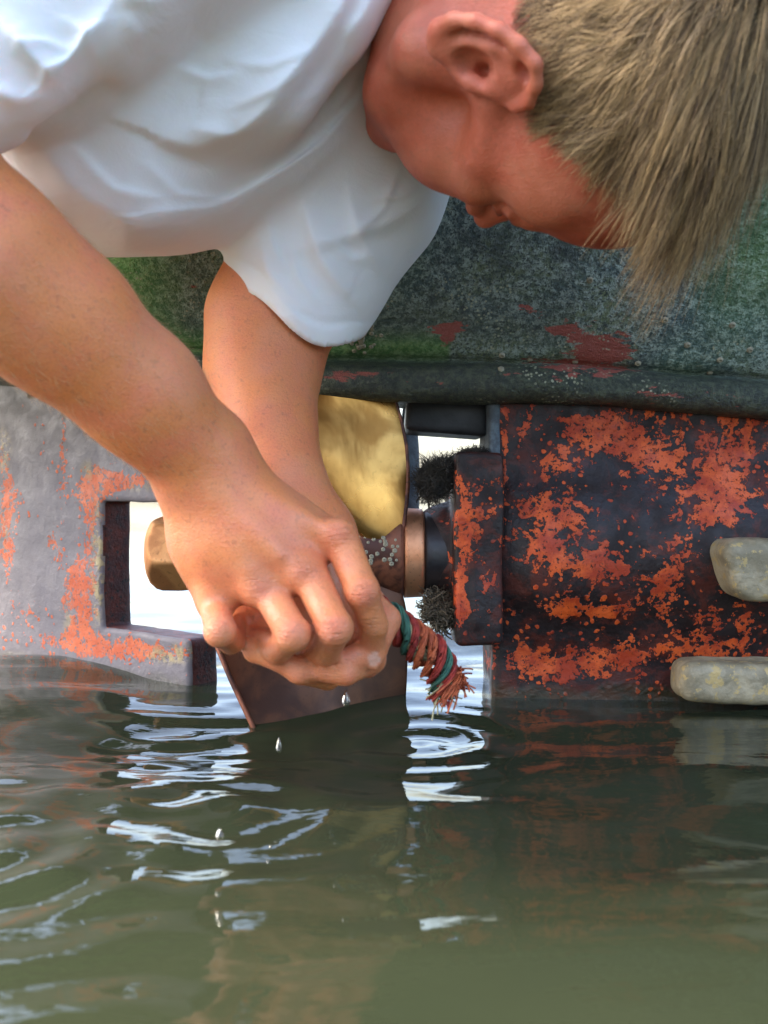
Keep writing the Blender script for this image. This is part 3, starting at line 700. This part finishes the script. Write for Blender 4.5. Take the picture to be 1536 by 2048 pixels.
# fine pale hair on the near forearm
vn = np.zeros((len(V), 3)); body.data.vertices.foreach_get('normal', vn.ravel()) if False else None
nrm = np.empty(len(V)*3, dtype=np.float32); body.data.vertices.foreach_get('normal', nrm); nrm = nrm.reshape(-1, 3)
sel = np.where((V[:, 1] < .68) & (px > -60) & (px < 470) & (py > 330) & (py < 1000))[0]; sel = RNG.choice(sel, 2600)
ad = P(400, 905, .65)-P(-20, 520, .57); ad /= np.linalg.norm(ad); K = 6; PP = np.zeros((len(sel), K, 3))
nn_ = nrm[sel]; dv = ad+nn_*.35+RNG.normal(size=(len(sel), 3))*.35+np.array([.3, 0, -.35]); dv -= nn_*np.maximum(-(dv*nn_).sum(1, keepdims=True), 0); dv /= np.linalg.norm(dv, axis=1, keepdims=True)
hl = RNG.uniform(.004, .010, (len(sel), 1)); p0 = V[sel]+RNG.normal(size=(len(sel), 3))*.0005
for k in range(K): u_ = k/(K-1); PP[:, k] = p0+dv*hl*u_-nn_*hl*.18*u_*u_
hv, hq = tubes(PP, np.tile(np.linspace(.00007, .00003, K), (len(sel), 1)), 3)
pp_(mesh_obj('arm_hair', hv, hq, m_simple('pale_arm_hair', (.62, .40, .20), (.50, .30, .14), 300, .5, bump=0)))

# ------------------------------------------------------------------ shirt
F = Field((-.42, .36, .26), (.16, 1.0, .74), .0026)
ch([(900, -260, .72, 160), (560, -60, .72, 250), (380, 190, .735, 262)], .03)
ch([(200, 130, .73, 235), (160, 240, .72, 214), (330, 250, .72, 232)], .04)
ch([(160, 240, .72, 214), (-200, 60, .74, 240)], .04)
ch([(740, -90, .76, 150), (700, 150, .78, 190), (560, 250, .76, 190)], .03)
ch([(740, 130, .80, 190), (700, 330, .80, 178), (625, 520, .795, 150), (590, 640, .79, 135)], .025)
ch([(810, 250, .80, 105), (760, 420, .80, 88), (660, 570, .80, 66)], .03)
# near sleeve and its overhanging band
ch([(460, -240, .60, 250), (160, -60, .575, 215), (-20, 70, .56, 192), (-240, 190, .53, 195)], .014)
ch([(770, -120, .62, 60), (650, 60, .64, 62), (540, 170, .65, 78), (420, 190, .655, 92), (330, 160, .65, 92)], .03)
ch([(700, -60, .66, 110), (480, 60, .655, 130), (250, 150, .645, 120), (60, 180, .635, 110)], .03)
ch([(150, 330, .66, 110), (250, 340, .67, 130)], .04)
V, Q = F.net(); V = laplace(V, Q, 3, .5)
px, py = project(V)
n_ = wob(V*np.array([1, .5, 1])@np.array([[.7, 0, .7], [0, 1, 0], [-.7, 0, .7]]), 26, 40, 3)
def fold(pts, amp, wa, wb):
    """soft drape fold: ridge along a line on the cloth, wb = width on its right-hand side going along, wa = on the other"""
    best = np.full(len(V), 1e9); sgn = np.zeros(len(V)); q = np.stack([px, py], -1); along = np.zeros(len(V))
    pts = np.array(pts, float)
    tt_ = np.linspace(0, len(pts)-1, 40); c_ = np.stack([np.interp(tt_, np.arange(len(pts)), pts[:, 0]), np.interp(tt_, np.arange(len(pts)), pts[:, 1])], -1)
    for _ in range(6): c_[1:-1] = (c_[:-2]+2*c_[1:-1]+c_[2:])/4
    for k_ in range(39):
        a_, b_ = c_[k_], c_[k_+1]; e_ = b_-a_; t2 = np.clip(((q-a_)@e_)/(e_@e_), 0, 1); r_ = q-a_-t2[:, None]*e_; d_ = np.hypot(r_[:, 0], r_[:, 1])
        m2 = d_ < best; best[m2] = d_[m2]; sgn[m2] = np.sign(e_[0]*r_[m2, 1]-e_[1]*r_[m2, 0]); along[m2] = (k_+t2[m2])/39
    w_ = np.where(sgn > 0, wb, wa); V[:, 1] -= amp*np.exp(-(best/w_)**1.6)*np.sin(np.pi*np.clip(along*.92+.04, 0, 1))**.5*(V[:, 1] < .80)
for a_ in (([(-60, 280), (60, 278), (150, 262), (215, 212), (240, 150), (310, 85), (430, 35), (540, -30)], .020, 110, 12),
           ([(325, 278), (400, 308), (510, 276), (600, 165), (665, 70), (720, -40)], .016, 90, 12),
           ([(560, 235), (480, 300), (400, 270)], .006, 26, 22), ([(90, 310), (170, 400), (290, 465), (440, 455)], .007, 60, 30),
           ([(720, 220), (600, 330), (440, 420), (300, 430)], .006, 40, 14), ([(760, 150), (650, 300), (520, 380)], .005, 40, 12),
           ([(20, 60), (80, 130), (150, 200)], .010, 30, 18), ([(100, 200), (170, 150), (220, 60)], .010, 30, 14), ([(250, 10), (330, 40), (420, 10)], .008, 30, 20), ([(0, 190), (60, 230), (130, 225)], .008, 24, 16),
           ([(860, 400), (760, 460), (620, 500)], .006, 14, 40), ([(610, 420), (640, 520), (700, 600)], .007, 30, 14), ([(520, 470), (540, 560), (600, 640)], .006, 30, 18), ([(700, 400), (720, 480), (760, 540)], .005, 26, 12),
           ([(690, 90), (730, 40), (760, -30)], .006, 20, 30)): fold(*a_)
for a_ in (([(660, 110), (560, 200), (470, 225)], 9), ([(700, 280), (600, 370), (500, 410)], 8), ([(300, 330), (360, 390), (450, 400)], 9), ([(150, 300), (230, 380), (330, 400)], 10), ([(620, 130), (540, 150), (470, 130)], 9),
           ([(350, 130), (420, 160), (480, 150)], 8), ([(740, 120), (690, 210), (620, 260)], 7), ([(800, 340), (770, 420), (720, 470)], 7), ([(580, 500), (600, 560), (640, 610)], 7), ([(540, 440), (550, 500), (570, 540)], 6),
           ([(40, 100), (100, 90), (160, 120)], 8), ([(130, 40), (190, 80), (210, 140)], 9), ([(270, 60), (300, 110), (290, 160)], 8), ([(840, 380), (800, 400), (740, 400)], 6), ([(450, 60), (500, 20), (560, -20)], 10), ([(650, 480), (700, 520), (740, 520)], 7)):
    fold(a_[0], .0026, a_[1], a_[1]*2)
cuff = np.clip((py-380)/120, 0, 1)*(px > 400)
V[:, 1] -= .0026*n_; V[:, 2] += .0012*wob(V, 34, 50, 2)
# cut the openings: far cuff, near cuff, neck
cutn = np.array([-.50, .42, -.76]); cutn /= np.linalg.norm(cutn); cutp = P(575, 655, .735)
dc = (V-cutp)@cutn-.004*np.sin(V[:, 0]*90)
V[:, 1] += .0016*np.exp(-((dc+.016)/.0028)**2)*(px > 400)
xn = P(-130, 200, .54)[0]
keep = ~((dc > 0) & (px > 400)) & ~((V[:, 1] < .62) & (V[:, 0] < xn)) & ~((np.linalg.norm(V-P(1010, -190, .69), axis=1) < .092))
kq = keep[Q].all(1); 
used = np.unique(Q[kq]); edge_ = np.intersect1d(used, np.unique(Q[~kq])); edge_ = edge_[(np.abs(dc[edge_]) < .006) & (px[edge_] > 400)]; V[edge_] -= dc[edge_, None]*cutn
idx = np.full(len(V), -1); idx[used] = np.arange(len(used))
shirt = mesh_obj('shirt', V[used], idx[Q[kq]], MCLOTH)
md = shirt.modifiers.new('thickness', 'SOLIDIFY'); md.thickness = .0016; md.offset = -1
pp_(shirt); print('shirt', len(used))

# ------------------------------------------------------------------ hair
def hairline(f):   # lowest u (mm) that carries hair at forward position f (mm), side of the head
    return np.interp(f, [-100, -60, -36, -26, -18, 8, 18, 46, 62, 75, 86, 100], [-34, -22, -8, 8, 34, 37, 40, 50, 86, 108, 122, 128])
def crown_pt(dirs):
    o = H(0, -4, 50); out = []; nn = []
    for d in dirs:
        v = Vector((RT*d[0]+FW*d[1]+U*d[2])); h = HB.ray_cast(Vector(o)+v*.3, -v); 
        out.append(h[0] if h[0] else (np.nan,)*3); nn.append(v)
    return np.array([tuple(x) for x in out]), np.array([tuple(x) for x in nn])
NH = 52000
d = RNG.normal(size=(NH, 3)); d /= np.linalg.norm(d, axis=1, keepdims=True)
Rr = np.array([75, 96, 78.]); C0 = np.array([0, -4, 52.])
lp = d*1.0; tt = 1/np.sqrt(((d/Rr)**2).sum(1)); L0 = d*tt[:, None]        # relative to cranium centre, mm
L0f = L0+C0
ok = (L0f[:, 2] > hairline(L0f[:, 1])+RNG.normal(size=NH)*2.2-np.clip((45-np.abs(L0f[:, 0]))/45, 0, 1)*0) & ((L0f[:, 0] > -60) | (RNG.random(NH) < .5))
L0f = L0f[ok]; n0 = (L0/Rr**2)[ok]; n0 /= np.linalg.norm(n0, axis=1, keepdims=True); n = len(L0f)
# surface follows cranium + forehead bulge
W = HC+(L0f@MH.T)*HS/1000.; nw = n0@MH.T
fl_ = np.clip((L0f[:, 1]-20)/60, 0, 1); W = W+nw*(fl_*.002)[:, None]
whorl = np.array([8, -52, 120.])
t0 = L0f-whorl; t0 -= (t0*n0).sum(1, keepdims=True)*n0; t0 /= np.linalg.norm(t0, axis=1, keepdims=True)+1e-6
tw = t0@MH.T
top = np.clip((L0f[:, 2]-72)/45, 0, 1); frnt = np.clip((L0f[:, 1]+20)/90, 0, 1)
# clumps
nc = 4200; cs = RNG.choice(n, nc, replace=False); cl = np.zeros(n, int)
for i in range(0, n, 2000): cl[i:i+2000] = np.argmin(((L0f[i:i+2000, None]-L0f[cs][None])**2).sum(-1), 1)
ln = (.016+.014*np.clip((L0f[:, 2]-10)/60, 0, 1)+  .062*top*(.62+.38*frnt))*RNG.uniform(.5, 1.3, n)*(.75+.5*RNG.random(nc)[cl])
ln *= 1-.72*np.clip((L0f[:, 1]-5)/30, 0, 1)*np.clip((122-L0f[:, 2])/20, 0, 1)
cn = RNG.normal(size=(nc, 3)); K = 12
cdir = cn[cl]*(.22+.22*top[:, None])+RNG.normal(size=(n, 3))*.14
PT = np.zeros((n, K, 3)); p = W.copy(); v = tw+nw*.28+cdir; v /= np.linalg.norm(v, axis=1, keepdims=True)
grav = np.array([0, 0, -1.])
Cw = HC+MH@C0*HS/1000.
def push(p, off):
    q = (p-Cw)@MH*1000/HS/Rr; rr = np.linalg.norm(q, axis=1); bad = rr < 1+off/85
    q[bad] *= ((1+off/85)/rr)[bad, None] if np.ndim(off) == 0 else ((1+off/85)/rr)[bad, None]
    return Cw+(q*Rr)@MH.T*HS/1000
rootc = W[cs][cl]
for k in range(K):
    PT[:, k] = p
    u_ = k/(K-1)
    g_ = (.10+.85*top)[:, None]
    v = v*1.0+grav*g_*.34+cdir*.05+RNG.normal(size=(n, 3))*.055
    q = (p-Cw)@MH*1000/Rr**2; nn = q/np.linalg.norm(q, axis=1, keepdims=True); nn = nn@MH.T
    hug = (.9-.5*top)[:, None]; dn = (v*nn).sum(1, keepdims=True); v = v-nn*np.maximum(dn-.12, 0)*hug*.6
    v /= np.linalg.norm(v, axis=1, keepdims=True)
    p = p+v*(ln/K)[:, None]; p = push(p, 1.0+3.5*u_)
# converge to clump centre line
cidx = cs[cl]; 
for k in range(1, K):
    u_ = (k/(K-1))**1.3; ctr = PT[cidx, k]; same = np.linalg.norm(W-rootc, axis=1) < .012
    PT[:, k] = np.where(same[:, None], PT[:, k]*(1-.42*u_)+ctr*.42*u_, PT[:, k])
PT += nw[:, None]*.0003
rad = (.00019*np.linspace(1.15, .25, K)[None])*RNG.uniform(.75, 1.5, (n, 1))
HVv, HQ = tubes(PT, rad, 3)
m, t, b = mat('dark_blond_hair'); N = NT(t)
t.links.new(N.attr('strand', True), b.inputs['Base Color']); b.inputs['Roughness'].default_value = .42; b.inputs['Specular IOR Level'].default_value = .45
hair = mesh_obj('hair', HVv, HQ, m)
cb = RNG.random(nc)[cl]*.55+RNG.random(n)*.45; tipw = np.linspace(0, 1, K)
side = np.clip((60-L0f[:, 2])/50, 0, 1)
bl = np.clip((cb[:, None]-.5)*1.9+.30+.18*np.clip(wob(L0f/1000, 90, 77), -1, 1)[:, None]+tipw[None]*.34-side[:, None]*.26, 0, 1)[..., None]
hcol = np.array([.070, .036, .018])*(1-bl)+np.array([.60, .40, .185])*bl
hcol = np.repeat(hcol.reshape(-1, 3), 3, axis=0)
cattr(hair, 'strand', np.concatenate([hcol, np.ones((len(hcol), 1))], 1)); pp_(hair)
# scalp under the strands: short dense stubble coat
Fs = Field(HC-.14, HC+.14, .0026)
Fs.ell(H(0, -4, 52), np.array([75.8, 97, 79])*HS/1000, MH, 0); Fs.ell(H(0, 46, 52), np.array([62.4, 51, 55])*HS/1000, MH, .02)
V, Q = Fs.net(); lo = (V-HC)@MH*1000/HS
kv = lo[:, 2] > hairline(lo[:, 1])+2+1.5*wob(V, 300, 9); kq = kv[Q].all(1); idx = np.full(len(V), -1); used = np.unique(Q[kq]); idx[used] = np.arange(len(used))
pp_(mesh_obj('short_undercoat', V[used], idx[Q[kq]], m_simple('hair_roots', (.055, .035, .02), (.09, .06, .032), 350, .7, bump=1, bd=.001)))
# ------------------------------------------------------------------ rope scrap in the fist
rope = empty('rope', tuple(P(790, 1240, .69)))
tag(rope, 'short end of twisted red, orange and green rope sticking out of the fist', 'rope')
rc = np.stack([P(*q) for q in ((670, 1200, .70), (730, 1218, .70), (785, 1244, .70), (826, 1274, .705), (858, 1308, .705), (884, 1344, .71), (900, 1374, .71))])
KR = 70; tq = np.linspace(0, 6, KR); rc = np.stack([np.interp(tq, np.arange(7), rc[:, c]) for c in range(3)], -1)
for _ in range(30): rc[1:-1] = (rc[:-2]+2*rc[1:-1]+rc[2:])/4
rT = np.gradient(rc, axis=0); rT /= np.linalg.norm(rT, axis=1, keepdims=True); rA = np.cross(rT, [0, 1., 0]); rA /= np.linalg.norm(rA, axis=1, keepdims=True); rB = np.cross(rT, rA)
def lay(name, c1, c2, phs, rr_, off, fray=0, wd=1.0, seed=0, k0=0):
    r = np.random.default_rng(seed); PP = []; RR = []
    for ph in phs:
        for q in range(34):                                    # every lay is a bunch of yarns
            a = ph+tq*2.6; o1 = off*(1+.12*np.sin(tq*2)); a2 = r.random()*6.28+tq*5; o2 = .0040*math.sqrt(r.random())
            p = rc+rA*(np.cos(a)*o1+np.cos(a2)*o2)[:, None]+rB*(np.sin(a)*o1+np.sin(a2)*o2)[:, None]
            e = np.clip((tq-5.0)/1.0, 0, 1)[:, None]**2; p = p+e*(r.normal(size=3)*fray+np.array([0, 0, -.004])*r.random()); p += .0004*np.stack([np.sin(tq*9+r.random()*6)]*3, -1)
            PP.append(p); RR.append(np.full(KR, rr_)*np.where(tq > 5.4, .8, 1))
    V, Q = tubes(PP, np.array(RR), 5)
    o = mesh_obj(name, V, Q, m_simple(name+'_fibre', c1, c2, 160, .65, bump=.8)); o.parent = rope; o.matrix_parent_inverse = Matrix.Translation(-Vector(rope.location)); return o
lay('red_strand', (.45, .045, .025), (.22, .02, .015), (0, 2.5), .00085, .0098, .004, seed=1)
lay('orange_strand', (.58, .13, .04), (.36, .07, .025), (3.7, 5.1), .0008, .0095, .005, seed=2)
lay('green_strand', (.03, .10, .07), (.05, .15, .09), (1.25,), .0008, .0100, .004, seed=3)
lay('pale_yarn', (.55, .46, .24), (.40, .34, .18), (6.0, .4), .0007, .0060, .006, seed=4)
# ------------------------------------------------------------------ falling drops
md_, t, b = mat('clear_drop'); b.inputs['Transmission Weight'].default_value = 1; b.inputs['IOR'].default_value = 1.33; b.inputs['Roughness'].default_value = .02
def drop(px_, py_, Y, r_, h_, label):
    c = P(px_, py_, Y); V = []; pf = [(0.02, 1), (.3, .72), (.6, .35), (.9, -.1), (1, -.4), (.85, -.75), (.5, -.95), (.05, -1.02)]
    for a, z_ in pf:
        for k in range(14): V.append((a*r_*math.cos(k*math.tau/14), a*r_*math.sin(k*math.tau/14), z_*h_))
    Fc = [tuple(q) for q in grid_faces(8, 14, True)]+[tuple(range(14))[::-1], tuple(range(98, 112))]
    o = mesh_obj('water_drop', V, Fc, md_); o.location = c; tag(o, label, 'water drop', 'water drops falling from the hands'); return o
drop(692, 1396, .66, .0026, .0055, 'clear elongated drop of water falling just below the fingertips')
drop(558, 1490, .64, .0018, .005, 'thin clear drop of water falling beside the tip of the lower blade')
drop(440, 1668, .52, .0022, .003, 'small round drop of water low over the ripples, left of the hands')
